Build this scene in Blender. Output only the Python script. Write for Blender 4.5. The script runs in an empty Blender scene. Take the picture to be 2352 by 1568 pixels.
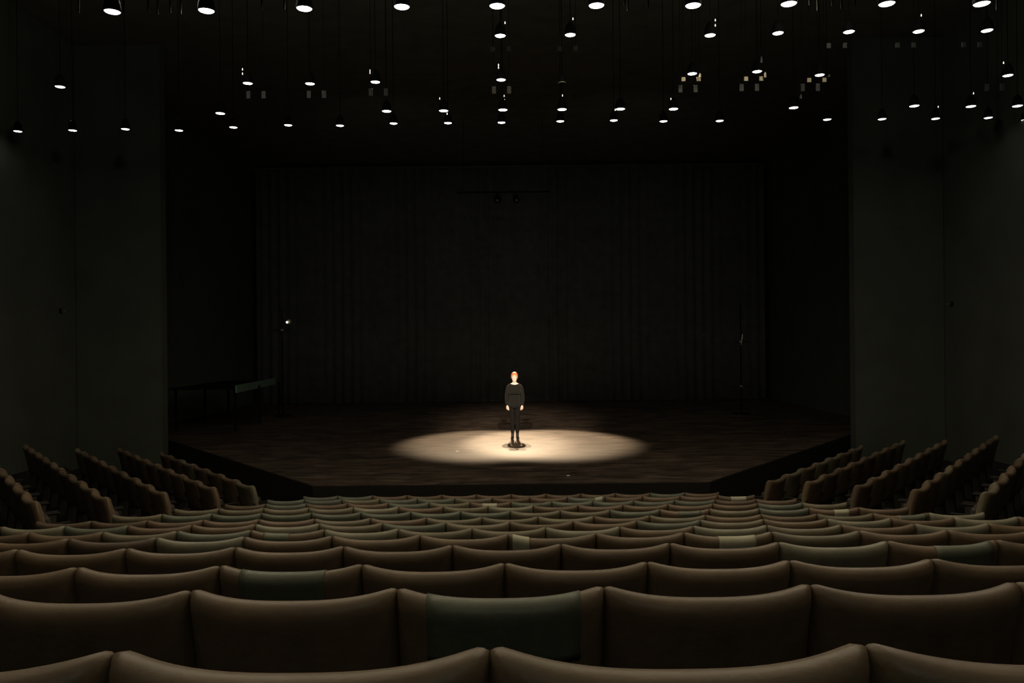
import bpy, bmesh, math, random
from mathutils import Vector, Matrix, noise

random.seed(7)
sc = bpy.context.scene
C = sc.collection
F = 1818.0                      # focal length in pixels of the 2352-wide frame
ROLL = 0.0098
CX, CY, CZ = 0.037, 0.0, 3.27   # camera

# ------------------------------------------------------------------ helpers
def at(x, y, d):
    """world point seen at pixel x, y at depth d"""
    dx, dy = x - 1176.0, y - 784.0
    c, s = math.cos(ROLL), math.sin(ROLL)
    X, Y = dx * c - dy * s, dx * s + dy * c
    return Vector((CX + X * d / F, d, CZ - Y * d / F))

def at_z(x, y, z):
    """world point seen at pixel x, y on the level z"""
    dx, dy = x - 1176.0, y - 784.0
    Y = dx * math.sin(ROLL) + dy * math.cos(ROLL)
    return at(x, y, F * (CZ - z) / Y)

def mat(name, col, rough=0.6, metal=0.0, spec=0.5, emit=None, strength=0.0, var=0.0, nscale=8.0, bump=0.0, bscale=60.0, rnd=0.0, stretch=None):
    m = bpy.data.materials.new(name); m.use_nodes = True
    nt = m.node_tree; nd = nt.nodes; lk = nt.links
    b = nd['Principled BSDF']
    b.inputs['Base Color'].default_value = (*col, 1)
    b.inputs['Roughness'].default_value = rough
    b.inputs['Metallic'].default_value = metal
    b.inputs['Specular IOR Level'].default_value = spec
    if emit:
        b.inputs['Emission Color'].default_value = (*emit, 1)
        b.inputs['Emission Strength'].default_value = strength
    tc = nd.new('ShaderNodeTexCoord')
    src = tc.outputs['Object']
    if stretch:
        mp = nd.new('ShaderNodeMapping'); mp.inputs['Scale'].default_value = stretch
        lk.new(src, mp.inputs['Vector']); src = mp.outputs['Vector']
    if var or rnd:
        n = nd.new('ShaderNodeTexNoise'); n.inputs['Scale'].default_value = nscale; n.inputs['Detail'].default_value = 5
        lk.new(src, n.inputs['Vector'])
        mr = nd.new('ShaderNodeMapRange'); mr.inputs['From Min'].default_value = .25; mr.inputs['From Max'].default_value = .75
        mr.inputs['To Min'].default_value = 1 - var; mr.inputs['To Max'].default_value = 1 + var
        lk.new(n.outputs['Fac'], mr.inputs['Value'])
        val = mr.outputs['Result']
        if rnd:
            oi = nd.new('ShaderNodeObjectInfo')
            m2 = nd.new('ShaderNodeMapRange'); m2.inputs['To Min'].default_value = 1 - rnd; m2.inputs['To Max'].default_value = 1 + rnd
            lk.new(oi.outputs['Random'], m2.inputs['Value'])
            mu = nd.new('ShaderNodeMath'); mu.operation = 'MULTIPLY'
            lk.new(val, mu.inputs[0]); lk.new(m2.outputs['Result'], mu.inputs[1]); val = mu.outputs[0]
        vm = nd.new('ShaderNodeVectorMath'); vm.operation = 'SCALE'
        vm.inputs[0].default_value = col; lk.new(val, vm.inputs['Scale'])
        lk.new(vm.outputs['Vector'], b.inputs['Base Color'])
    if bump:
        n2 = nd.new('ShaderNodeTexNoise'); n2.inputs['Scale'].default_value = bscale; n2.inputs['Detail'].default_value = 6
        lk.new(src, n2.inputs['Vector'])
        bp = nd.new('ShaderNodeBump'); bp.inputs['Strength'].default_value = bump; bp.inputs['Distance'].default_value = .01
        lk.new(n2.outputs['Fac'], bp.inputs['Height']); lk.new(bp.outputs['Normal'], b.inputs['Normal'])
    return m

def link(name, bm, m, parent=None, smooth=True):
    me = bpy.data.meshes.new(name)
    bmesh.ops.recalc_face_normals(bm, faces=bm.faces)
    bm.to_mesh(me); bm.free()
    if smooth:
        for p in me.polygons: p.use_smooth = True
    me.materials.append(m)
    o = bpy.data.objects.new(name, me); C.objects.link(o)
    if parent: o.parent = parent
    return o

def tag(o, label, cat, group=None):
    o['label'] = label; o['category'] = cat
    if group: o['group'] = group
    return o

def thing(name, label, cat, loc=(0, 0, 0), rz=0, group=None):
    o = bpy.data.objects.new(name, None); C.objects.link(o)
    o.location = loc; o.rotation_euler = (0, 0, rz); o.empty_display_size = .1
    return tag(o, label, cat, group)

def struct(name, bm, m, smooth=False):
    o = link(name, bm, m, None, smooth); o['kind'] = 'structure'; return o

def dup_tree(o, parent=None):
    c = o.copy(); C.objects.link(c)
    if parent is not None: c.parent = parent
    for ch in list(o.children): dup_tree(ch, c)
    return c

def box(bm, x0, x1, y0, y1, z0, z1, r=0.0, seg=2):
    g = bmesh.ops.create_cube(bm, size=1)
    vs = g['verts']
    for v in vs:
        v.co = Vector((x0 + (v.co.x + .5) * (x1 - x0), y0 + (v.co.y + .5) * (y1 - y0), z0 + (v.co.z + .5) * (z1 - z0)))
    if r:
        es = list({e for v in vs for e in v.link_edges})
        bmesh.ops.bevel(bm, geom=es, offset=r, segments=seg, profile=.5, affect='EDGES')
    return bm

def nbox(*a, **k): return box(bmesh.new(), *a, **k)

def lathe(bm, prof, n=24, cx=0, cy=0, cap=True):
    rings = []
    for r, z in prof:
        rings.append([bm.verts.new((cx + r * math.cos(2 * math.pi * i / n), cy + r * math.sin(2 * math.pi * i / n), z)) for i in range(n)])
    for a, b in zip(rings, rings[1:]):
        for i in range(n): bm.faces.new((a[i], a[(i + 1) % n], b[(i + 1) % n], b[i]))
    if cap:
        bm.faces.new(rings[0]); bm.faces.new(rings[-1])
    return bm

def limb(bm, pts, n=12, flat=None):
    """closed tapered tube through [(point, radius)], rounded ends; flat = (axis, factor) squashes the section"""
    P = [Vector(p) for p, r in pts]; R = [r for p, r in pts]
    d0 = (P[1] - P[0]).normalized(); d1 = (P[-1] - P[-2]).normalized()
    P2 = [P[0] - d0 * R[0] * .8, P[0] - d0 * R[0] * .5] + P + [P[-1] + d1 * R[-1] * .5, P[-1] + d1 * R[-1] * .8]
    R2 = [R[0] * .35, R[0] * .8] + R + [R[-1] * .8, R[-1] * .35]
    rings = []; up = None
    for i, p in enumerate(P2):
        a = P2[max(i - 1, 0)]; b = P2[min(i + 1, len(P2) - 1)]
        t = (b - a).normalized()
        if up is None:
            up = Vector((1, 0, 0)) if abs(t.x) < .9 else Vector((0, 1, 0))
        s = t.cross(up).normalized(); up = s.cross(t).normalized()
        ring = []
        for k in range(n):
            w = 2 * math.pi * k / n
            off = (s * math.cos(w) + up * math.sin(w)) * R2[i]
            if flat:
                ax = Vector(flat[0]).normalized(); off -= ax * off.dot(ax) * (1 - flat[1])
            ring.append(bm.verts.new(p + off))
        rings.append(ring)
    for a, b in zip(rings, rings[1:]):
        for i in range(n): bm.faces.new((a[i], a[(i + 1) % n], b[(i + 1) % n], b[i]))
    bm.faces.new(rings[0]); bm.faces.new(rings[-1])
    return bm

def loft(bm, rings, n=28, p=2.0):
    """horizontal super-ellipse rings [(cx, cy, z, rx, ry)]"""
    out = []
    for cx, cy, z, rx, ry in rings:
        ring = []
        for k in range(n):
            w = 2 * math.pi * k / n
            c, s = math.cos(w), math.sin(w)
            ring.append(bm.verts.new((cx + rx * math.copysign(abs(c) ** (2 / p), c), cy + ry * math.copysign(abs(s) ** (2 / p), s), z)))
        out.append(ring)
    for a, b in zip(out, out[1:]):
        for i in range(n): bm.faces.new((a[i], a[(i + 1) % n], b[(i + 1) % n], b[i]))
    bm.faces.new(out[0]); bm.faces.new(out[-1])
    return bm

def prism(bm, poly, z0, z1):
    a = [bm.verts.new((x, y, z0)) for x, y in poly]; b = [bm.verts.new((x, y, z1)) for x, y in poly]
    n = len(poly)
    for i in range(n): bm.faces.new((a[i], a[(i + 1) % n], b[(i + 1) % n], b[i]))
    bm.faces.new(a); bm.faces.new(b)
    return bm

# ------------------------------------------------------------------ materials
M = {}
LE = dict(rough=.47, spec=.34, var=.20, nscale=9, bump=.16, bscale=38, rnd=.13)
M['brown'] = mat('brown_leather', (.150, .104, .066), **LE)
M['dark brown'] = mat('dark_brown_leather', (.115, .080, .054), **LE)
M['olive'] = mat('olive_grey_leather', (.165, .140, .094), **LE)
M['green'] = mat('green_grey_leather', (.130, .138, .104), **LE)
M['pale'] = mat('pale_grey_green_leather', (.235, .218, .158), **LE)
M['reddish'] = mat('reddish_brown_leather', (.155, .106, .072), **LE)
M['white'] = mat('off_white_patch', (.42, .40, .30), rough=.6, spec=.3, var=.1, nscale=20)
M['cushion'] = mat('seat_cushion_leather', (.028, .023, .018), rough=.7, var=.2, nscale=10, bump=.3)
M['side'] = mat('seat_side_paint', (.030, .026, .020), rough=.8, spec=.2, var=.2)
M['arm'] = mat('dark_wood_armrest', (.012, .010, .008), rough=.7, spec=.2, var=.3, nscale=14, stretch=(1, .15, 1))
M['carpet'] = mat('dark_carpet', (.020, .018, .015), rough=.95, spec=.1, var=.4, nscale=120, bump=.6, bscale=300)
M['wall'] = mat('matt_black_wall', (.060, .067, .057), rough=.9, spec=.15, var=.15, nscale=1.2, bump=.1)
M['drape'] = mat('black_stage_drape', (.075, .077, .074), rough=1, spec=.05, var=.2, nscale=3)
M['ceil'] = mat('black_ceiling', (.12, .125, .105), rough=.9, spec=.1, var=.2, nscale=2)
M['black_metal'] = mat('black_lamp_metal', (.005, .005, .005), rough=.8, spec=.08, metal=0, var=.1)
M['cable'] = mat('grey_cable', (.006, .006, .005), rough=.9, spec=.05, var=.1)
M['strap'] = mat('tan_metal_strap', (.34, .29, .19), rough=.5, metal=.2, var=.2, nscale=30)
M['grey_strap'] = mat('grey_metal_strap', (.032, .032, .029), rough=.6, metal=.1, var=.2, nscale=30)
M['rod'] = mat('dull_grey_rod', (.022, .022, .020), rough=.9, spec=.08, var=.1)
M['steel'] = mat('worn_steel', (.4, .38, .34), rough=.35, metal=.8, var=.2)
M['lamp'] = mat('lamp_glass', (.9, .85, .8), rough=.4, emit=(1, .93, .90), strength=14)
M['lamp_warm'] = mat('warm_lamp_glass', (.9, .8, .7), rough=.4, emit=(1, .82, .66), strength=16)
M['glint'] = mat('glowing_glint', (.8, .8, .6), rough=.4, emit=(1, .95, .66), strength=2.2)  # emission standing in for lamplight reflected in metal
M['bulb'] = mat('work_light_bulb', (.9, .9, .8), rough=.4, emit=(1, .9, .68), strength=5)
M['green_paint'] = mat('green_grey_paint', (.12, .20, .16), rough=.6, var=.25, nscale=5)
M['tape'] = mat('white_tape', (.85, .82, .75), rough=.5, var=.05)
M['skin'] = mat('skin', (.80, .60, .50), rough=.5, spec=.3, var=.06, nscale=20)
M['hair'] = mat('ginger_hair', (.46, .17, .055), rough=.45, var=.45, nscale=40, stretch=(1, 1, .12), bump=.6, bscale=90)
M['sweater'] = mat('black_knit', (.009, .009, .0078), rough=.95, spec=.12, var=.2, nscale=60, bump=.4, bscale=200)
M['sweater'].node_tree.nodes['Principled BSDF'].inputs['Sheen Weight'].default_value = .06
M['trousers'] = mat('black_trouser_cloth', (.0065, .0065, .0056), rough=.95, spec=.1, var=.2, nscale=30)
M['band'] = mat('black_band', (.002, .002, .002), rough=1, spec=.02, var=.1)
M['boot'] = mat('black_boot_leather', (.008, .008, .008), rough=.35, var=.1)
M['eye'] = mat('eye_dark', (.08, .05, .035), rough=.2, var=.1)
M['lip'] = mat('lips', (.50, .22, .20), rough=.45, var=.1)
M['brow'] = mat('eyebrow', (.22, .09, .04), rough=.7, var=.1)

def stage_floor_mat():
    m = mat('scuffed_stage_floor', (.08, .06, .045), rough=.55, spec=.25)
    nt = m.node_tree; nd = nt.nodes; lk = nt.links; b = nd['Principled BSDF']
    tc = [n for n in nd if n.type == 'TEX_COORD'][0]
    # scuffs drawn out along a diagonal of the stage
    mp = nd.new('ShaderNodeMapping'); mp.inputs['Rotation'].default_value = (0, 0, math.radians(-48)); mp.inputs['Scale'].default_value = (.42, 1.6, 1)
    lk.new(tc.outputs['Object'], mp.inputs['Vector'])
    n1 = nd.new('ShaderNodeTexNoise'); n1.inputs['Scale'].default_value = 3.2; n1.inputs['Detail'].default_value = 8; n1.inputs['Roughness'].default_value = .65
    lk.new(mp.outputs['Vector'], n1.inputs['Vector'])
    n2 = nd.new('ShaderNodeTexNoise'); n2.inputs['Scale'].default_value = 1.7; n2.inputs['Detail'].default_value = 6
    lk.new(tc.outputs['Object'], n2.inputs['Vector'])
    n3 = nd.new('ShaderNodeTexNoise'); n3.inputs['Scale'].default_value = 24; n3.inputs['Detail'].default_value = 4
    lk.new(tc.outputs['Object'], n3.inputs['Vector'])
    # thin dark seams along the same diagonal
    mp2 = nd.new('ShaderNodeMapping'); mp2.inputs['Rotation'].default_value = (0, 0, math.radians(-50)); mp2.inputs['Scale'].default_value = (.22, 1, 1)
    lk.new(tc.outputs['Object'], mp2.inputs['Vector'])
    v = nd.new('ShaderNodeTexNoise'); v.inputs['Scale'].default_value = 2.3; v.inputs['Detail'].default_value = 2
    lk.new(mp2.outputs['Vector'], v.inputs['Vector'])
    ramp = nd.new('ShaderNodeValToRGB')
    e = ramp.color_ramp.elements
    e[0].position = .485; e[0].color = (1, 1, 1, 1); e[1].position = .515; e[1].color = (1, 1, 1, 1)
    k = ramp.color_ramp.elements.new(.5); k.color = (.2, .2, .2, 1)
    lk.new(v.outputs['Fac'], ramp.inputs['Fac'])
    cr = nd.new('ShaderNodeValToRGB')
    cr.color_ramp.elements[0].position = .34; cr.color_ramp.elements[0].color = (.026, .018, .013, 1)
    cr.color_ramp.elements[1].position = .68; cr.color_ramp.elements[1].color = (.118, .086, .062, 1)
    lk.new(n1.outputs['Fac'], cr.inputs['Fac'])
    def mul(a, b_, f):
        x = nd.new('ShaderNodeMix'); x.data_type = 'RGBA'; x.blend_type = 'MULTIPLY'; x.inputs['Factor'].default_value = f
        lk.new(a, x.inputs['A']); lk.new(b_, x.inputs['B']); return x.outputs['Result']
    def rng(s, lo, hi):
        r = nd.new('ShaderNodeMapRange'); r.inputs['From Min'].default_value = .3; r.inputs['From Max'].default_value = .7
        r.inputs['To Min'].default_value = lo; r.inputs['To Max'].default_value = hi; lk.new(s, r.inputs['Value']); return r.outputs['Result']
    c = mul(cr.outputs['Color'], rng(n2.outputs['Fac'], .6, 1.2), 1)
    c = mul(c, rng(n3.outputs['Fac'], .7, 1.2), 1)
    c = mul(c, ramp.outputs['Color'], .95)
    lk.new(c, b.inputs['Base Color'])
    return m
M['stage'] = stage_floor_mat()

# ------------------------------------------------------------------ seating geometry
#  row 0 is the row nearest the camera, row 12 the row beside the stage
PITCH = .95; W = .55
B = [.437, .644, .845, 1.018, 1.196, 1.379, 1.550, 1.718, 1.860, 2.000, 2.142, 2.271, 2.413]
D = [(k + 1.16) * PITCH for k in range(13)]
TOP = .86
FZ = [CZ - b - TOP for b in B]
FZ = [max(z, 0.0) for z in FZ]
DIR = Vector((-.625, .78, 0)).normalized()          # the way a left-hand side row runs
def kink(k): return 3.04 + (11 - k) * .32
def bound(k):
    """front edge of tier k as a polyline, side to side"""
    y = (D[k] if k >= 0 else D[0] - PITCH) + .47; x = kink(k); XW = 10.6
    dy = (XW - x) * (.78 / .625)
    return [(-XW, y + dy), (-x, y), (x, y), (XW, y + dy)]

bm = bmesh.new()
box(bm, -10.6, 10.6, -3.2, 33, -.4, -.02)
for k in range(0, 13):
    a = bound(k - 1); b = bound(k)
    if FZ[k] < .005: z = 0.0
    else: z = FZ[k]
    prism(bm, a + b[::-1], -.35, z)
prism(bm, [(-10.6, -3.2), (10.6, -3.2)] + bound(-1)[::-1], -.35, FZ[0] + .21)
# the low floor between the last tier and the stage
STZ = CZ - 2.44
st = [(-10.55, 13.6 + (10.55 - 3.4) * 1.248), (-3.4, 13.6), (3.4, 13.6), (10.55, 13.6 + (10.55 - 3.4) * 1.248)]
prism(bm, bound(12) + st[::-1], -.35, 0.0)
struct('floor', bm, M['carpet'])

bm = prism(bmesh.new(), st + [(10.55, 32.5), (-10.55, 32.5)], -.3, STZ)
STG = link('stage', bm, M['stage'], None, False)
bm = bmesh.new()
for (xa, ya), (xb, yb) in zip(st, st[1:]):
    t = Vector((xb - xa, yb - ya, 0)).normalized(); nn = Vector((t.y, -t.x, 0)) * .02
    prism(bm, [(xa, ya), (xb, yb), (xb + nn.x, yb + nn.y), (xa + nn.x, ya + nn.y)], .0, STZ - .012)
link('stage_skirt', bm, M['carpet'], STG, False)
tag(STG, 'low dark stage floor of scuffed boards behind the front row of seats', 'stage')

# ------------------------------------------------------------------ room
H = 10.6
struct('wall_left', nbox(-10.9, -10.6, -3.4, 33, -.4, H), M['wall'])
struct('wall_right', nbox(10.6, 10.9, -3.4, 33, -.4, H), M['wall'])
struct('wall_back', nbox(-10.9, 10.9, -3.7, -3.4, -.4, H), M['wall'])
struct('wall_stage', nbox(-10.9, 10.9, 33, 33.3, -.4, H), M['drape'])
struct('ceiling', nbox(-10.9, 10.9, -3.7, 33.3, H, H + .3), M['ceil'])
struct('wall_portal_left', nbox(-10.58, -8.5, 19.3, 19.6, -.3, H - .01), M['wall'])
struct('wall_portal_right', nbox(8.4, 10.58, 19.3, 19.6, -.3, H - .01), M['wall'])

def drape(name, x0, x1, y, amp, label):
    b = bmesh.new(); n = int((x1 - x0) / .05); rows = [STZ + .01, 3.5, 6.5, H - .25]
    gr = []
    for z in rows:
        gr.append([b.verts.new((x0 + (x1 - x0) * i / n, y + amp * math.sin(i * .85) * (.5 + .5 * math.sin(i * .11)) + .02 * math.sin(i * .31 + z), z)) for i in range(n + 1)])
    for a, c in zip(gr, gr[1:]):
        for i in range(n): b.faces.new((a[i], a[i + 1], c[i + 1], c[i]))
    o = link(name, b, M['drape']); sm = o.modifiers.new('t', 'SOLIDIFY'); sm.thickness = .012
    return tag(o, label, 'curtain')
drape('stage_curtain', -10.3, 10.3, 32.1, .045, 'black full-width stage curtain hanging behind the performer')

# ------------------------------------------------------------------ a theatre seat
def back_pt(u, v, grow=0.0):
    """u across -1..1, v around the section 0..1 (back bottom, over the top, front bottom)"""
    a = abs(u)
    top = TOP - .024 * (1 - a ** 2.6)
    f = .052 * a ** 2.8
    e = 1.0
    if a > .90:
        q = (a - .90) / .10; e = math.sqrt(max(0.0, 1 - q * q * .93)); top -= .010 * q * q * q
    zb = .36; r = .046
    hgt = top - r - zb
    L1 = hgt; La = math.pi * r; tot = 2 * L1 + La; s = v * tot
    if s < L1:
        z = zb + s; n = -1.0; t = (.035 + (.046 - .035) * max(0, (z - (top - .20)) / .155 if z > top - .20 else 0))
        y = -t; 
    elif s < L1 + La:
        w = math.pi * (s - L1) / La; y = -r * math.cos(w); z = zb + hgt + r * math.sin(w) * .92
    else:
        z = zb + hgt - (s - L1 - La); y = .046 + .012 * math.sin(min(1, max(0, (top - z) / .4)) * math.pi)
    y = y * e
    if grow:
        y *= 1 + grow / .045
        if z > zb + hgt: z += grow
    y += f + (TOP - z) * .20
    # side edges taper in a little below the shoulders
    ww = .2744 - .001 * max(0.0, min(1.0, (top - .06 - z) / .35))
    return Vector((u * ww, y, z))

def back_mesh(nu=26, nv=26, u0=-1.0, u1=1.0, v0=0.0, v1=1.0, grow=0.0):
    bm = bmesh.new(); G = []
    us = []
    for i in range(nu + 1):
        t = i / nu
        us.append(u0 + (u1 - u0) * (t if u0 > -1 else .5 - .5 * math.cos(math.pi * t)))
    # more samples on the rounded top
    vs = []
    for j in range(nv + 1):
        t = j / nv; g = t - .5; t = .5 + (g * .62 + 4 * g ** 3 * .38)
        vs.append(v0 + (v1 - v0) * t)
    for u in us: G.append([bm.verts.new(back_pt(u, v, grow)) for v in vs])
    for a, b in zip(G, G[1:]):
        for j in range(nv): bm.faces.new((a[j], b[j], b[j + 1], a[j + 1]))
    if not grow:
        for a, b in zip(G, G[1:]): bm.faces.new((a[0], a[-1], b[-1], b[0]))
        bm.faces.new(G[0]); bm.faces.new(G[-1])
    return bm

def make_seat():
    t = thing('theatre_seat', 'x', 'seat')
    o = link('backrest', back_mesh(), M['brown'], t)
    o.material_slots[0].link = 'OBJECT'; o.material_slots[0].material = M['brown']
    # the cushion is tipped up against the back
    b = nbox(-.222, .222, .125, .205, .36, .64, r=.03, seg=3)
    for v in b.verts: v.co.y += .05 * (.64 - v.co.z) / .28
    link('seat_cushion', b, M['cushion'], t)
    for s in (-1, 1):
        x0, x1 = sorted((s * .238, s * .268))
        b = bmesh.new(); x = (x0, x1)
        poly = [(.10, 0), (.44, 0), (.40, .12), (.34, .30), (.36, .54), (.06, .56), (.13, .36)]
        va = [b.verts.new((x0, y, z)) for y, z in poly]; vb = [b.verts.new((x1, y, z)) for y, z in poly]
        for i in range(len(poly)): b.faces.new((va[i], va[(i + 1) % 7], vb[(i + 1) % 7], vb[i]))
        b.faces.new(va); b.faces.new(vb)
        link('side_panel', b, M['side'], t, False)
        link('armrest', nbox(min(s * .233, s * .272), max(s * .233, s * .272), .10, .40, .545, .575, r=.012), M['arm'], t)
    return t

proto = make_seat()
first = [True]
def cover_mesh(u0, u1, v0=.30, v1=.60, grow=.003):
    return back_mesh(10, 22, u0, u1, v0, v1, grow)

def put_seat(loc, rz, colour, label, group, sx=1.0, patches=()):
    if first[0]: s = proto; first[0] = False
    else: s = dup_tree(proto)
    for ch in list(s.children):
        if ch.name.startswith('patch'): bpy.data.objects.remove(ch)
    s.location = loc; s.rotation_euler = (random.uniform(-.006, .006), 0, rz + random.uniform(-.002, .002)); s.scale = (sx, 1, 1)
    tag(s, label, 'seat', group)
    for ch in s.children:
        if ch.name.startswith('backrest'): ch.material_slots[0].material = M[colour]
    return s, patches

ORD = ['', 'first', 'second', 'third', 'fourth', 'fifth', 'sixth', 'seventh', 'eighth', 'ninth', 'tenth', 'eleventh', 'twelfth', 'thirteenth', 'fourteenth', 'fifteenth', 'sixteenth', 'seventeenth', 'eighteenth']
WORD = {'brown': 'brown leather', 'dark brown': 'dark brown leather', 'olive': 'olive-grey leather', 'green': 'grey-green leather', 'pale': 'pale grey-green leather', 'reddish': 'reddish-brown leather'}
c2 = dict(b='brown', d='dark brown', o='olive', g='green', p='pale', r='reddish')
# colours of the backrests as the photo shows them, from the left of each row
COL = {0: 'bbbb', 1: 'bbbbbbb', 2: 'bbbbbbbbbb', 3: 'bbbbbbbbpbb', 4: 'bbdpbbbbbbobbb', 5: 'bbogbpoopbpobpb', 6: 'bpgrbpogobbgobpbpb',
       7: 'ddrrrorooobobbobp', 8: 'oggggggggoogogrr'[:8] + 'oogbogrr', 9: 'oooopropbrbbbgo', 10: 'dgrrgorgggggdr', 11: 'ggoggobrgbbrd', 12: 'ggrbrrbbbbgb'}
# patches and covers: row -> {seat: [(u0, u1, material, words)]}
GM = 'grey-green cover over its middle'
PATCH = {
    1: {3: [(-.70, .76, 'green', GM)]},
    2: {3: [(-.66, .52, 'green', GM)]},
    3: {9: [(-.25, .84, 'green', 'green cover over part of its top')]},
    4: {7: [(-.90, -.52, 'white', 'off-white patch near one corner')], 9: [(-.27, .57, 'white', 'long off-white patch on top')]},
    5: {4: [(-.6, .1, 'green', 'green cover on top')]},
    7: {15: [(-.2, .85, 'green', 'green cover on top')]},
    8: {11: [(-.3, .6, 'green', 'green cover on top')], 14: [(-.07, .53, 'white', 'off-white patch on top')]},
    10: {6: [(-.39, .33, 'white', 'off-white patch on top')], 7: [(-.45, .5, 'green', 'green patch on top')]},
    11: {8: [(.45, .86, 'white', 'small off-white patch on top')], 12: [(-.35, .48, 'white', 'off-white patch on top')]},
}
ROWNAME = {12: 'in the front row beside the stage'}
for k in range(12, 6, -1): ROWNAME[k] = 'in the %s row from the stage' % ORD[13 - k]
for k in range(0, 7): ROWNAME[k] = 'in the %s row up from the bottom' % ORD[k + 1]

def build_patch(seat, plist):
    for (u0, u1, mname, words) in plist:
        o = link('patch' if mname == 'white' else 'cover', cover_mesh(u0, u1), M[mname], seat)
        sm = o.modifiers.new('t', 'SOLIDIFY'); sm.thickness = .002
        o['label'] = words.replace('its', 'the')

queue = []
for k in range(12, -1, -1):
    cols = COL[k]
    n_full = 24 - k
    if k < 7 and len(cols) < n_full: cols = 'b' + cols + 'b'
    if k >= 7:
        idx = range(n_full)
    else:
        half = 1176 * D[k] / F + W * .55
        idx = [j for j in range(n_full) if abs((j - (n_full - 1) / 2) * W) < half + .25 + W]
        # one more beyond each edge of the view
    idx = list(idx)
    for q, j in enumerate(idx):
        x = (j - (n_full - 1) / 2) * W
        # COL is centred on the row
        
        ci = q - (1 if k < 7 and len(COL[k]) < n_full else 0)
        ci = max(0, min(len(cols) - 1, ci))
        assert len(cols) == len(idx)
        colour = c2[cols[q]]
        pl = PATCH.get(k, {}).get(ci, [])
        if k >= 7:
            if j < n_full / 2: where = '%s from the left end' % ORD[j + 1]
            else: where = '%s from the right end' % ORD[n_full - j]
        else:
            off = j - (n_full - 1) / 2
            if abs(off) < .1: where = 'exactly in the middle'
            else:
                nn = int(math.ceil(abs(off) - .01))
                where = '%s %s of centre' % (ORD[nn], 'left' if off < 0 else 'right')
        if len(pl):
            lab = 'seat with %s, %s, %s' % (pl[0][3].replace('one corner', 'a corner').replace('over part of its top', 'on top'), where, ROWNAME[k].replace('in the ', '').replace(' beside the stage', ''))
            lab = lab.replace(' row up from the bottom', ' row up').replace('from the left end', 'from left').replace('from the right end', 'from right').replace('exactly in the middle', 'middle').replace('row from the stage', 'row from the stage')
        else:
            lab = '%s seat, %s %s' % (WORD[colour].replace(' leather', ''), where, ROWNAME[k])
        zt = random.uniform(-.004, .004)
        queue.append(((x, D[k] + random.uniform(-.002, .002), FZ[k]), 0.0, colour, lab, 'seats in the central block', 1.0, pl))

SIDE0 = {11: (4.28, 12.83), 10: (4.60, 12.02), 9: (4.86, 10.90), 8: (5.10, 9.83), 7: (5.42, 8.90)}
NS = {11: 7, 10: 8, 9: 8, 8: 9, 7: 5}
for side in (-1, 1):
    for k in (11, 10, 9, 8, 7):
        x0, y0 = SIDE0[k]
        for i in range(NS[k]):
            t = .22 + i * .765
            x = x0 + t * .625; y = y0 + t * .78
            colour = random.choice(['brown', 'brown', 'dark brown', 'olive', 'brown'])
            lab = '%s seat, %s from the aisle, %s slanting row from the stage, %s block' % (WORD[colour].replace(' leather', ''), ORD[i + 1], ORD[12 - k], 'left' if side < 0 else 'right')
            queue.append(((side * x, y, FZ[k]), side * math.radians(51.3), colour, lab, 'seats in the %s side block' % ('left' if side < 0 else 'right'), 1.30, []))
made = []
for q in queue:
    s, pl = put_seat(*q[:6], patches=q[6]); made.append((s, pl))
for s, pl in made:
    if pl: build_patch(s, pl)

# ------------------------------------------------------------------ pendant lamps
LIGHTS = []

def spot(name, loc, target, power, size_deg, blend, col, radius=.05):
    l = bpy.data.lights.new(name, 'SPOT'); l.energy = power; l.spot_size = math.radians(size_deg); l.spot_blend = blend
    l.color = col; l.shadow_soft_size = radius
    o = bpy.data.objects.new(name, l); C.objects.link(o); o.location = loc
    o.rotation_euler = (Vector(target) - Vector(loc)).to_track_quat('-Z', 'Y').to_euler()
    return o

def make_pendant(kind):
    t = thing('pendant_lamp', 'x', 'lamp')
    b = lathe(bmesh.new(), [(.097, 0), (.10, .004), (.10, .05), (.085, .13), (.05, .19), (.018, .215), (.012, .24)], 28, cap=False)
    # inner wall
    lathe(b, [(.097, 0), (.092, .012), (.092, .03)], 28, cap=False)
    bmesh.ops.remove_doubles(b, verts=b.verts, dist=1e-5)
    link('lamp_housing', b, M['black_metal'], t)
    g = lathe(bmesh.new(), [(.0915, .016), (.0915, .010), (.085, .003)], 28)
    link('lamp_glass', g, M['lamp_warm'] if kind == 'warm' else (M['lamp'] if kind != 'off' else M['black_metal']), t)
    return t
protoP = make_pendant('')
protoW = make_pendant('warm')
protoP_used = [False]; protoW_used = [False]
cable_me = {}
ROWS = {   # name: (depth, words, lamp power, [pixels])
    'A': (16.30, 'lowest row of lights', 2, [(41, 302), (167, 300), (288, 297), (411, 300), (536, 293), (662, 288), (781, 289), (904, 284), (1029, 283), (1152, 282), (1287, 279), (1410, 277), (1524, 279), (1653, 278), (1900, 275), (2026, 274), (2149, 273), (2270, 271), (2356, 276)]),
    'B': (14.95, 'second row of lights up', 4, [(506, 261), (888, 256), (1019, 255), (1155, 253), (1291, 252), (1425, 251), (1547, 251), (1823, 248), (2100, 244), (2230, 245), (2337, 244)]),
    'C': (13.60, 'third row of lights up', 9, [(138, 200), (569, 192), (712, 193), (862, 189), (1151, 184), (1590, 170), (1739, 165), (1883, 173), (2315, 174)]),
    'D': (12.55, 'fourth row of lights up', 15, [(1149, 83), (1310, 81), (1631, 82), (1787, 77), (1950, 74), (2110, 73), (2267, 71)]),
    'E': (9.00, 'topmost row of lights', 55, [(258, 28), (474, 26), (699, 21), (923, 17), (1142, 15), (1370, 14), (1592, 14), (1812, 10), (2037, 10), (2255, 10)]),
}
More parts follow.
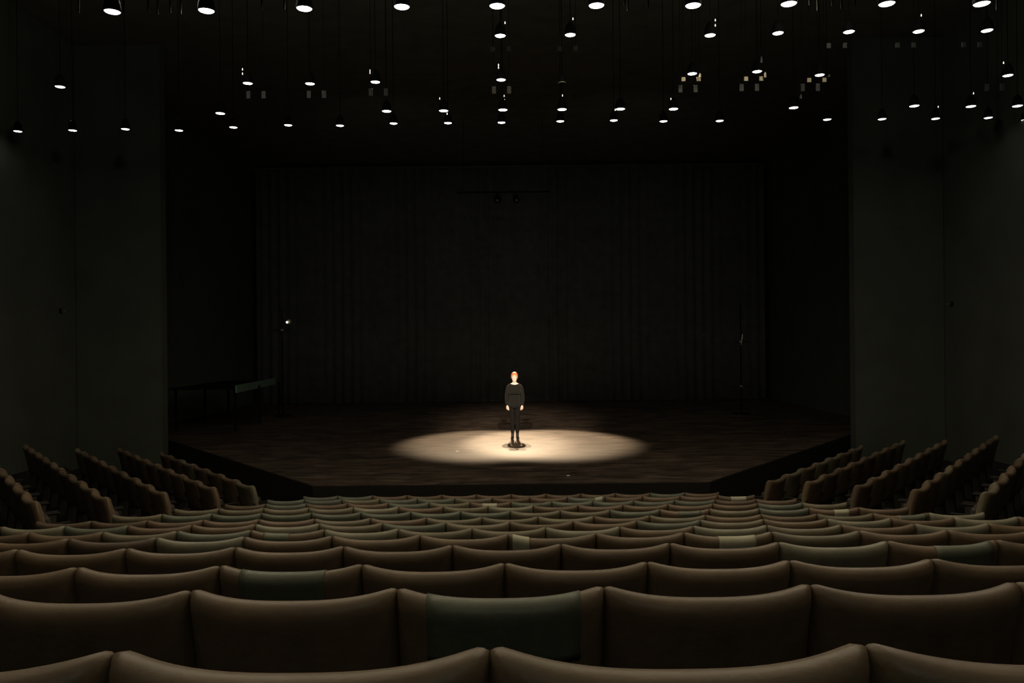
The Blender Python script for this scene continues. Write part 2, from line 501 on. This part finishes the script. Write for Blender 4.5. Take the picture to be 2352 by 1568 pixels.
GLINT = {(1149, 83): [(1160, 52)], (1310, 81): [(1316, 43)], (1631, 82): [(1643, 46), (1643, 58)], (2110, 73): [(2116, 35)], (569, 192): [(557, 159), (557, 169)],
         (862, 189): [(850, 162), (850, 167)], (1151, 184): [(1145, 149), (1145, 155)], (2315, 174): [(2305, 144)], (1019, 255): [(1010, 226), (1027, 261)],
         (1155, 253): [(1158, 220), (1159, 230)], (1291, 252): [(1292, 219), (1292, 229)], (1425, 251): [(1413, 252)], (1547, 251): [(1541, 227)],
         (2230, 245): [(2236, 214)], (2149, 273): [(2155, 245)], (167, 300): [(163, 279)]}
POW = 1.0
for rn, (dep, words, pw, px) in ROWS.items():
    n = len(px)
    for i, (x, y) in enumerate(px):
        p = at(x, y, dep)
        warm = (x, y) == (1631, 82)
        if warm:
            o = protoW
        elif not protoP_used[0]: o = protoP; protoP_used[0] = True
        else: o = dup_tree(protoP)
        o.location = p
        sc_ = dict(A=.86, B=.93, C=.86, D=.91, E=.94)[rn]
        for ch in o.children:
            if not ch.name.startswith('cable'): ch.scale = (sc_, sc_, 1)
        if i < n / 2: where = '%s from the left' % ORD[i + 1]
        else: where = '%s from the right' % ORD[n - i]
        if n % 2 and i == n // 2: where = 'middle one'
        tag(o, 'glowing round %spendant downlight, %s in the %s' % ('orange-haloed ' if warm else '', where, words), 'lamp', 'pendant downlights')
        # cable to the ceiling
        ln = H - p.z - .235
        b = lathe(bmesh.new(), [(.006, .235), (.006, .235 + ln)], 8); c = link('cable', b, M['cable'], o)
        for (gx, gy) in GLINT.get((x, y), []):
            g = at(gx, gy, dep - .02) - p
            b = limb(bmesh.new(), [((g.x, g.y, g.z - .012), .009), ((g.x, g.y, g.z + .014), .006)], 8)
            link('glowing_glint', b, M['glint'], o)  # glowing bead imitates a glint on metal, no lamp of its own
        LIGHTS.append((p - Vector((0, 0, .012)), pw))
if not protoW_used[0]: pass

# the pendants go on over the near rows, above and behind the picture
for yy, pw in ((5.6, 58), (2.9, 34), (.6, 12)):
    for xx in (-3.6, -1.2, 1.2, 3.6):
        LIGHTS.append((Vector((xx, yy, CZ + 3.8)), pw))
LPOW = 1.0
for p, pw in LIGHTS:
    if abs(p.x) > 3.7: pw *= .30
    spot('lamp_beam', p, p - Vector((0, 0, 1)), pw * LPOW, 172, .3, (1, .84, .56), .07)
# fill lights added without fixtures over seats and stage, to lift the dark
for xx in (-4.5, 4.5):
    l = bpy.data.lights.new('work_or_fill_light', 'POINT'); l.energy = 125; l.color = (1, .95, .78); l.shadow_soft_size = .2
    o = bpy.data.objects.new('work_or_fill_light', l); C.objects.link(o); o.location = (xx, 10.0, 8.0)
    spot('stage_fill_light', (xx, 20.5, 8.6), (xx * .6, 32, 3.0), 85, 128, 1.0, (1, .97, .86), .2)

l = bpy.data.lights.new('rear_fill_light', 'POINT'); l.energy = 45; l.color = (.92, 1, .84); l.shadow_soft_size = .3  # added fill without a fixture, lifting the shaded seat backs
o = bpy.data.objects.new('rear_fill_light', l); C.objects.link(o); o.location = (0, -2.2, 6.2)

# dark unlit lamp in the third row, its rim catching the light
o = thing('unlit_pendant_lamp', 'unlit pendant lamp with a thin tan rim, between lit lamps of the third row up', 'lamp', at(1291, 190, 13.6))
link('lamp_housing', lathe(bmesh.new(), [(.06, 0), (.062, .004), (.062, .10), (.03, .16), (.01, .20)], 24, cap=False), M['black_metal'], o)
link('rim', lathe(bmesh.new(), [(.061, -.012), (.066, -.010), (.066, .004), (.061, .006)], 24, cap=False), M['strap'], o, False)
link('cable', lathe(bmesh.new(), [(.006, .2), (.006, H - o.location.z)], 8), M['cable'], o)

# pairs of hanging straps under the lamps
def strap_pair(x, y, gap, w, h, dep, m, label, rz=0.0):
    p = at(x, y, dep); s = dep / F
    o = thing('strap_hanger', label, 'bracket', p, rz, 'hanging strap pairs')
    for sgn in (-1, 1):
        cx = sgn * gap * s / 2
        link('strap', nbox(cx - w * s / 2, cx + w * s / 2, -.012, .012, -h * s / 2, h * s / 2, r=.003), M[m], o, False)
        link('rod', lathe(bmesh.new(), [(.004, h * s / 2), (.004, H - p.z)], 6, cx=cx), M['cable'], o)
    link('crossbar', nbox(-gap * s / 2 - .03, gap * s / 2 + .03, -.012, .012, H - p.z - .04, H - p.z - .005), M['black_metal'], o, False)
    return o
SP = [(588, 218, 36, 9, 15, 13.4, 'grey_strap', 'x'), ]
row_c = [(588, 218, 'leftmost lamp pair'), (727, 217, 'second'), (869, 212, 'third'), (1152, 207, 'fourth'), (1580, 204, 'fifth'), (1721, 201, 'sixth'), (1861, 201, 'seventh'), (2284, 201, 'eighth')]
for i, (x, y, w) in enumerate(row_c):
    strap_pair(x, y, 35, 9, 17, 13.43, 'grey_strap', 'pair of dull grey hanging straps, %s from the left under the third row of lights' % ORD[i + 1])
row_d = [(1150, 113), (1304, 112), (1922, 105), (2080, 104), (2232, 103)]
for i, (x, y) in enumerate(row_d):
    strap_pair(x, y, 37, 9, 12, 12.35, 'grey_strap', 'pair of faint grey hanging straps, %s from the left below the fourth row of lights' % ORD[i + 1])
for i, (x, y, wd) in enumerate([(1587, 182, 'first'), (1731, 181, 'second'), (1876, 184, 'third')]):
    strap_pair(x, y, 35, 9, 10, 13.30, 'strap', 'pair of lit tan straps beside a lamp, %s of three on the third row' % wd)
for i, (x, y, hh) in enumerate([(1749, 136, 16), (1840, 221, 11), (1608, 172, 10), (1758, 171, 13), (1905, 173, 6)]):
    p = at(x, y, 13.2); s = 13.2 / F
    b = bmesh.new()
    vs = [(-.018, 0, -hh * s / 2), (.016, 0, -hh * s / 2), (.014, 0, hh * s * .2), (0, 0, hh * s / 2), (-.014, 0, hh * s * .1)]
    a = [b.verts.new(v) for v in vs]; c = [b.verts.new((v[0], .02, v[2])) for v in vs]
    for j in range(5): b.faces.new((a[j], a[(j + 1) % 5], c[(j + 1) % 5], c[j]))
    b.faces.new(a); b.faces.new(c)
    o = thing('hanging_clip', 'small pointed metal clip hanging %s' % ['above the second tan-strapped lamp', 'above the eighth lamp of the second row up', 'just right of the first tan-strapped lamp', 'just right of the second tan-strapped lamp', 'just right of the third tan-strapped lamp'][i], 'clip', p)
    link('clip_plate', b, M['strap'] if i in (2, 3) else M['grey_strap'], o, False)
    link('clip_wire', lathe(bmesh.new(), [(.003, hh * s / 2 - .004), (.003, H - p.z)], 6), M['cable'], o)

# rods seen as faint vertical lines at the top of the picture
rods = [(181, 30), (284, 32), (340, 28), (362, 34), (391, 29), (415, 33), (601, 24), (653, 22), (1435, 12), (1442, 25), (1489, 16), (1860, 12), (1878, 24), (1912, 14), (1933, 20), (1964, 12), (2290, 24)]
for i, (x, y) in enumerate(rods):
    p = at(x, y, 8.7)
    b = nbox(-.008, .008, -.008, .008, 0, H - p.z, r=.002)
    o = link('hanging_rod', b, M['rod'], None, False); o.location = p
    tag(o, 'thin faint grey rod hanging from the ceiling, %s from the left along the top edge' % (ORD[i + 1]), 'rod', 'hanging rods')

# ------------------------------------------------------------------ stage lanterns and side stage
def lantern(name, p, aim, label, glow=False, size=1.0, yoke_to=None, cat='spotlight'):
    o = thing(name, label, cat, p)
    d = (Vector(aim) - Vector(p)).normalized(); q = d.to_track_quat('-Z', 'Y')
    b = lathe(bmesh.new(), [(.09 * size, 0), (.10 * size, .02), (.10 * size, .16 * size), (.07 * size, .28 * size), (.02, .36 * size)], 20, cap=False)
    lathe(b, [(.09 * size, 0), (.08 * size, .03)], 20, cap=False)
    c = link('lantern_body', b, M['black_metal'], o); c.rotation_mode = 'QUATERNION'; c.rotation_quaternion = q
    g = lathe(bmesh.new(), [(.001, .026), (.08 * size, .03), (.001, .034)], 20, cap=False)
    c = link('lens', g, M['bulb'] if glow else M['steel'], o); c.rotation_mode = 'QUATERNION'; c.rotation_quaternion = q
    y = bmesh.new(); limb(y, [((-.12 * size, 0, 0), .01), ((-.12 * size, 0, .22 * size), .01), ((.12 * size, 0, .22 * size), .01), ((.12 * size, 0, 0), .01)], 8)
    link('yoke', y, M['black_metal'], o)
    link('clamp', nbox(-.03, .03, -.03, .03, .2 * size, .2 * size + .12, r=.008), M['steel'] if glow else M['black_metal'], o)
    return o

KA, KB, KF = 9400, 6300, 22000
PX, PY = .052 + CX, 19.65
bz = STZ + 7.0
pipe = limb(bmesh.new(), [((-1.7, 26.05, bz + .36), .03), ((1.3, 26.05, bz + .36), .03)], 10)
for xx in (-1.5, 1.1): limb(pipe, [((xx, 26.05, bz + .36), .008), ((xx, 26.05, H - .02), .008)], 8)
tag(link('lighting_bar', pipe, M['black_metal']), 'black lighting bar hung high over the stage behind the performer', 'pipe')
keyA = (PX + .14, 25.75, bz); keyB = (PX - .48, 25.75, bz)
WARM = (1, .74, .47)
for kp, aim, pw, words in ((keyA, (PX + .76, 19.55, STZ), KA, 'right'), (keyB, (PX - .68, 19.55, STZ), KB, 'left')):
    kp = Vector(kp)
    ln = lantern('stage_spotlight', kp, aim, 'black stage spotlight above and behind the performer, %s one on the high bar' % words)
    d = (Vector(aim) - kp).normalized()
    spot('stage_beam', kp + d * .06, aim, pw, 27.6, .55, WARM, .11)
for sx in (-1, 1):
    spot('follow_beam', (sx * 1.55, -2.2, STZ + 8.6), (PX, PY, STZ + .95), KF, 11.5, .9, (1, .80, .60), .05)

# lighting booms at both sides of the stage
def boom(x, y, label, lamps):
    o = thing('lighting_boom', label, 'stand', (x, y, STZ))
    link('base_plate', lathe(bmesh.new(), [(.30, 0), (.30, .03), (.05, .05), (.03, .10)], 24), M['black_metal'], o)
    link('pole', lathe(bmesh.new(), [(.024, .05), (.024, 3.6)], 12), M['black_metal'], o)
    for z in lamps:
        link('cross_arm', limb(bmesh.new(), [((-.25, -.03, z), .015), ((.25, -.03, z), .015)], 8), M['black_metal'], o)
        link('clamp', nbox(-.05, .05, -.06, .03, z - .03, z + .03, r=.01), M['steel'], o)
    return o
q = at_z(1703, 950, STZ)
boom(q.x, q.y, 'tall thin lighting stand in the dark on the right of the stage', [.9, 2.35])
p = at(1704, 778, q.y - .12)
o = thing('metal_bar', 'short bright vertical metal bar on the right lighting stand', 'bar', p)
link('rod', limb(bmesh.new(), [((-.02, 0, -.20), .016), ((.02, 0, .14), .022)], 10), M['steel'], o)
spot('bar_fill_light', p + Vector((-.5, -1.6, 1.0)), p, 14, 16, 1.0, (1, .8, .55), .02)  # added spot without a fixture, to brighten the metal bar
p = at(1617, 770, 26.0)
o = tag(link('metal_plate', nbox(-.035, .035, -.02, .02, -.06, .06, r=.008), M['grey_strap']), 'small faint grey metal plate left of the right lighting stand', 'plate'); o.location = p
link('hanging_wire', limb(bmesh.new(), [((0, 0, .05), .004), ((0, 0, H - p.z), .004)], 6), M['cable'], o)
q = at_z(650, 955, STZ)
boom(q.x, q.y, 'tall thin lighting stand on the left of the stage, carrying the small lit work light', [2.9])
p = at(660, 740, q.y - .22)
wl = thing('work_or_fill_light', 'small bright round work light glowing alone high on the left of the stage', 'lamp', p)
link('lamp_shell', lathe(bmesh.new(), [(.05, .0), (.085, .03), (.10, .10), (.06, .16), (.02, .18)], 20, cap=False), M['steel'], wl)
for ch in wl.children: ch.rotation_euler = (math.radians(-80), 0, math.radians(-20))
b = bmesh.new(); bmesh.ops.create_uvsphere(b, u_segments=16, v_segments=10, radius=.036)
c = link('bulb', b, M['bulb'], wl); c.location = (.01, -.07, 0)
link('bracket', limb(bmesh.new(), [((.02, .10, .0), .014), ((-.12, .14, .02), .014)], 8), M['steel'], wl)
lp = bpy.data.lights.new('work_glow', 'POINT'); lp.energy = .8; lp.color = (1, .9, .65); lp.shadow_soft_size = .05
lo = bpy.data.objects.new('work_glow', lp); C.objects.link(lo); lo.location = p + Vector((.03, -.22, .03))

# side gallery with a green painted edge
a = at(541, 893, 22.0); c = at(630, 864, 26.5)
o = thing('side_platform', 'low platform at the left of the stage with a faintly lit green edge', 'platform', (0, 0, 0))
x1 = a.x
bb = bmesh.new(); prism(bb, [(x1 - 1.9, 22.0), (x1, 22.0), (c.x, 26.5), (x1 - 1.9, 26.5)], a.z - .02, a.z + .03); link('deck', bb, M['black_metal'], o, False)
bb = bmesh.new(); prism(bb, [(x1, 21.98), (x1 + .04, 21.98), (c.x + .04, 26.5), (c.x, 26.5)], a.z - .11, a.z + .10); link('fascia', bb, M['green_paint'], o, False)
for yy in (22.2, 24.3, 26.3):
    for xx in (x1 - .08, x1 - 1.75):
        link('post', nbox(xx - .03, xx + .03, yy - .03, yy + .03, STZ, a.z - .02), M['black_metal'], o, False)
spot('edge_fill_light', (x1 + .9, 20.6, a.z + .5), (x1 + .05, 22.6, a.z), 1.1, 50, 1.0, (.45, 1, .72), .05)  # added green spot with no fixture, to light the platform edge

# little marks of tape on the stage floor
for i, (x, y) in enumerate([(1050, 1036), (1305, 1092)]):
    q = at_z(x, y, STZ)
    o = link('tape_mark', nbox(-.035, .035, -.03, .03, 0, .004, r=.001), M['tape'], None, False); o.location = (q.x, q.y, STZ); o.rotation_euler = (0, 0, .5 + i)
    tag(o, ['tiny white tape mark in the pool of light, left of the performer', 'tiny white tape mark on the dark stage front, right of the performer'][i], 'tape')
# small fittings on the side walls
for i, (x, y) in enumerate([(147, 714), (2187, 698)]):
    dx = x - 1176; dd = F * 10.55 / abs(dx)
    q = at(x, y, dd); sg = -1 if i == 0 else 1
    o = thing('wall_fitting', 'small dull metal wall fitting high on the %s auditorium wall' % ('left' if i == 0 else 'right'), 'fitting', (sg * 10.6, q.y, q.z))
    link('plate', nbox(min(0, -sg * .02), max(0, -sg * .02), -.05, .05, -.06, .06, r=.004), M['black_metal'], o, False)
    link('arm', limb(bmesh.new(), [((-sg * .02, 0, 0), .012), ((-sg * .12, -.02, 0), .014)], 8), M['steel'], o)

# ------------------------------------------------------------------ the performer
def make_person():
    root = thing('person', 'person standing in the pool of light, short ginger hair, black top, trousers and boots', 'person', (PX, PY, STZ + .005))
    def rem(o, vox, it=4, fac=.5):
        m = o.modifiers.new('r', 'REMESH'); m.mode = 'VOXEL'; m.voxel_size = vox; m.use_smooth_shade = True
        s = o.modifiers.new('s', 'SMOOTH'); s.iterations = it; s.factor = fac
    root.scale = (.99, .99, .985)
    # body: front is -y
    b = bmesh.new()
    loft(b, [(0, -.055, 1.455, .018, .020), (0, -.052, 1.463, .034, .036), (0, -.038, 1.485, .050, .060), (0, -.022, 1.52, .062, .080), (0, -.012, 1.56, .070, .090),
             (0, -.008, 1.60, .073, .094), (0, -.004, 1.635, .071, .092), (0, 0, 1.665, .058, .076), (0, 0, 1.683, .038, .05), (0, 0, 1.69, .012, .016)])
    limb(b, [((0, .012, 1.36), .060), ((0, .008, 1.42), .052), ((0, .0, 1.50), .050)], 16)                      # neck
    limb(b, [((0, -.098, 1.595), .009), ((0, -.106, 1.572), .011), ((0, -.112, 1.552), .014), ((0, -.100, 1.544), .010)], 10)   # nose
    for s in (-1, 1):
        limb(b, [((s * .012, -.102, 1.548), .009), ((s * .016, -.096, 1.550), .007)], 8)
        limb(b, [((s * .046, -.080, 1.612), .012), ((s * .020, -.094, 1.616), .012)], 8)                         # brow
        limb(b, [((s * .046, -.066, 1.56), .018), ((s * .030, -.078, 1.548), .016)], 8)                          # cheek
        limb(b, [((s * .074, .004, 1.588), .011), ((s * .079, .010, 1.572), .013), ((s * .073, .004, 1.548), .008)], 8)   # ear
    limb(b, [((-.016, -.090, 1.513), .009), ((0, -.096, 1.513), .010), ((.016, -.090, 1.513), .009)], 8)
    limb(b, [((-.012, -.078, 1.474), .014), ((.012, -.078, 1.474), .014)], 8)
    loft(b, [(0, .005, .86, .120, .090), (0, 0, .95, .125, .09), (0, 0, 1.06, .105, .080), (0, 0, 1.15, .112, .085), (0, -.008, 1.25, .130, .095), (0, -.002, 1.33, .140, .085),
             (0, .002, 1.375, .132, .070), (0, .006, 1.402, .112, .062), (0, .008, 1.420, .082, .055), (0, .008, 1.436, .056, .05)])
    for s in (-1, 1):
        limb(b, [((s * .12, .005, 1.350), .030), ((s * .156, .01, 1.32), .034), ((s * .184, .015, 1.20), .032), ((s * .197, .015, 1.09), .030), ((s * .198, .0, .98), .027), ((s * .190, -.018, .885), .021)], 14)
        limb(b, [((s * .062, .0, .84), .052), ((s * .064, .0, .66), .052), ((s * .064, -.002, .47), .042), ((s * .062, .006, .34), .042), ((s * .060, .012, .10), .026)], 16)
        limb(b, [((s * .062, .02, .045), .026), ((s * .068, -.06, .035), .026), ((s * .074, -.13, .022), .018)], 12)
    # hands: palm facing the thigh and half back, fingers curled
    for s in (-1, 1):
        wr = Vector((s * .188, -.020, .870))
        ac = Vector((-s * .62, -.78, 0)).normalized()       # across the palm, towards the thumb side
        nrm = Vector((s * .78, -.62, 0)).normalized()       # back of the hand
        dn = Vector((0, -.04, -1)).normalized()
        for k, (off, ln) in enumerate([(.027, .066), (.009, .073), (-.009, .068), (-.026, .054)]):
            k0 = wr + dn * .012 + ac * off * .55
            k1 = wr + dn * .074 + ac * off
            limb(b, [(k0, .0155), (k0.lerp(k1, .5), .0150), (k1, .0125)], 10)
            j1 = k1 + dn * ln * .42 - nrm * ln * .10 + ac * off * .10
            j2 = j1 + dn * ln * .26 - nrm * ln * .24
            j3 = j2 + dn * ln * .10 - nrm * ln * .24
            limb(b, [(k1, .0105), (j1, .0095), (j2, .0086), (j3, .0072)], 10)
        t0 = wr + dn * .020 + ac * .018; t1 = wr + dn * .048 + ac * .042; t2 = t1 + dn * .034 + ac * .010 - nrm * .006; t3 = t2 + dn * .026 - ac * .002 - nrm * .006
        limb(b, [(t0, .014), (t1, .0125), (t2, .0105), (t3, .008)], 10)
    body = link('body', b, M['skin'], root); rem(body, .0038, 3)
    # knitted top
    b = bmesh.new()
    loft(b, [(0, .005, .845, .138, .105), (0, .004, .90, .148, .112), (0, .002, .98, .142, .108), (0, 0, 1.08, .134, .102), (0, 0, 1.145, .134, .102), (0, -.006, 1.165, .148, .112),
             (0, -.016, 1.20, .158, .122), (0, -.018, 1.26, .162, .124), (0, -.008, 1.32, .168, .108), (0, .000, 1.352, .160, .092), (0, .004, 1.372, .142, .078), (0, .006, 1.380, .120, .066)], p=2.3)
    for s in (-1, 1):
        limb(b, [((s * .108, .006, 1.372), .034), ((s * .140, .008, 1.352), .040), ((s * .165, .012, 1.312), .045), ((s * .186, .016, 1.21), .047), ((s * .199, .016, 1.09), .048), ((s * .200, .0, .98), .044), ((s * .192, -.018, .892), .036)], 16)
        limb(b, [((s * .192, -.018, .905), .038), ((s * .190, -.019, .880), .033)], 14)
    limb(b, [((-.118, .0, 1.404), .014), ((-.092, -.040, 1.390), .016), ((-.050, -.066, 1.374), .018), ((0, -.074, 1.367), .019), ((.050, -.066, 1.374), .018), ((.092, -.040, 1.390), .016), ((.118, .0, 1.404), .014)], 12)
    o = link('knitted_top', b, M['sweater'], root); rem(o, .005, 5)
    # dark sash where the top is gathered
    b = loft(bmesh.new(), [(0, -.002, 1.138, .134, .104), (0, -.003, 1.150, .139, .107), (0, -.004, 1.162, .136, .105)], p=2.3)
    link('waist_band', b, M['band'], root)
    # trousers
    b = bmesh.new()
    loft(b, [(0, .005, .80, .138, .104), (0, .005, .86, .134, .104), (0, .004, .93, .128, .098), (0, .003, .98, .12, .092)], p=2.2)
    for s in (-1, 1):
        limb(b, [((s * .070, .004, .82), .074), ((s * .071, .002, .66), .066), ((s * .065, .0, .47), .055), ((s * .063, .006, .34), .052), ((s * .062, .010, .19), .043)], 18)
    o = link('trousers', b, M['trousers'], root); rem(o, .005, 4)
    # boots
    for s in (-1, 1):
        b = bmesh.new()
        limb(b, [((s * .061, .012, .20), .036), ((s * .061, .014, .12), .036), ((s * .062, .012, .06), .036)], 16)
        limb(b, [((s * .062, .030, .040), .034), ((s * .066, -.03, .044), .038), ((s * .072, -.10, .034), .036), ((s * .077, -.15, .026), .026)], 16)
        box(b, min(s * .062, s * .062) - .030, s * .062 + .030, .012, .066, .0, .04, r=.006)
        limb(b, [((s * .062, .03, .012), .030), ((s * .068, -.05, .011), .036), ((s * .076, -.14, .011), .030)], 14, flat=((0, 0, 1), .32))
        o = link('boot', b, M['boot'], root); rem(o, .004, 2)
    # hair: short bob with a fringe
    b = bmesh.new(); NP, NT = 96, 18; G = []
    for i in range(NP):
        ph = 2 * math.pi * i / NP                       # 0 = front (-y)
        fr = math.cos(ph)
        if fr > .55: bot = 1.618 - .006 * math.cos(ph * 7)
        elif fr > .2: bot = 1.618 - (.55 - fr) / .35 * .068
        else: bot = 1.550 - max(0, -fr) * .035
        col = []
        for j in range(NT + 1):
            t = j / NT
            zz = bot + (1.706 - bot) * math.sin(t * math.pi / 2)
            h = max(0.0, min(1.0, (zz - 1.60) / .106))
            rr = math.sqrt(max(0.0, 1 - h * h))
            rx, ry = .088 * rr, .106 * rr
            if zz < 1.60: rx *= 1 - (1.60 - zz) * .5; ry *= 1 - (1.60 - zz) * .8
            w = .0022 * math.sin(i * 2.3) + .0015 * math.sin(i * 5.1 + j * .4)
            col.append((Vector((math.sin(ph) * (rx + w), .004 - math.cos(ph) * (ry + w), zz)), Vector((math.sin(ph) * max(rx - .016, 0), .004 - math.cos(ph) * max(ry - .016, 0), zz - .006 * t))))
        G.append(col)
    out = [[b.verts.new(c[0]) for c in col] for col in G]; inn = [[b.verts.new(c[1]) for c in col] for col in G]
    for i in range(NP):
        k = (i + 1) % NP
        for j in range(NT):
            b.faces.new((out[i][j], out[k][j], out[k][j + 1], out[i][j + 1])); b.faces.new((inn[i][j], inn[i][j + 1], inn[k][j + 1], inn[k][j]))
        b.faces.new((out[i][0], inn[i][0], inn[k][0], out[k][0]))
    bmesh.ops.remove_doubles(b, verts=b.verts, dist=1e-5)
    link('hair', b, M['hair'], root)
    for s in (-1, 1):
        b = bmesh.new(); bmesh.ops.create_uvsphere(b, u_segments=14, v_segments=8, radius=1)
        for v in b.verts: v.co = Vector((v.co.x * .011 + s * .031, v.co.y * .006 - .0945, v.co.z * .005 + 1.590))
        link('eye', b, M['eye'], root)
        link('eyebrow', limb(bmesh.new(), [((s * .048, -.094, 1.611), .003), ((s * .032, -.104, 1.615), .0035), ((s * .018, -.108, 1.612), .003)], 6), M['brow'], root)
    b = bmesh.new()
    limb(b, [((-.022, -.093, 1.513), .003), ((0, -.105, 1.516), .0055), ((.022, -.093, 1.513), .003)], 8)
    limb(b, [((-.016, -.094, 1.509), .003), ((0, -.104, 1.507), .0055), ((.016, -.094, 1.509), .003)], 8)
    link('lips', b, M['lip'], root)
make_person()

# ------------------------------------------------------------------ camera and view
cam = bpy.data.cameras.new('camera'); co = bpy.data.objects.new('camera', cam); C.objects.link(co)
cam.sensor_width = 36; cam.lens = 36 * F / 2352; cam.clip_start = .05; cam.clip_end = 200
co.matrix_world = Matrix.Translation((CX, CY, CZ)) @ Matrix.Rotation(math.radians(90), 4, 'X') @ Matrix.Rotation(-ROLL, 4, 'Z')
sc.camera = co
w = bpy.data.worlds.new('World'); sc.world = w; w.use_nodes = True
w.node_tree.nodes['Background'].inputs['Color'].default_value = (0, 0, 0, 1)
sc.view_settings.view_transform = 'Standard'; sc.view_settings.look = 'None'
sc.view_settings.gamma = 1; sc.view_settings.exposure = 0; sc.view_settings.use_curve_mapping = False
sc.cycles.use_denoising = True
sc.cycles.max_bounces = 4
sc.cycles.diffuse_bounces = 3
sc.cycles.sample_clamp_indirect = 3
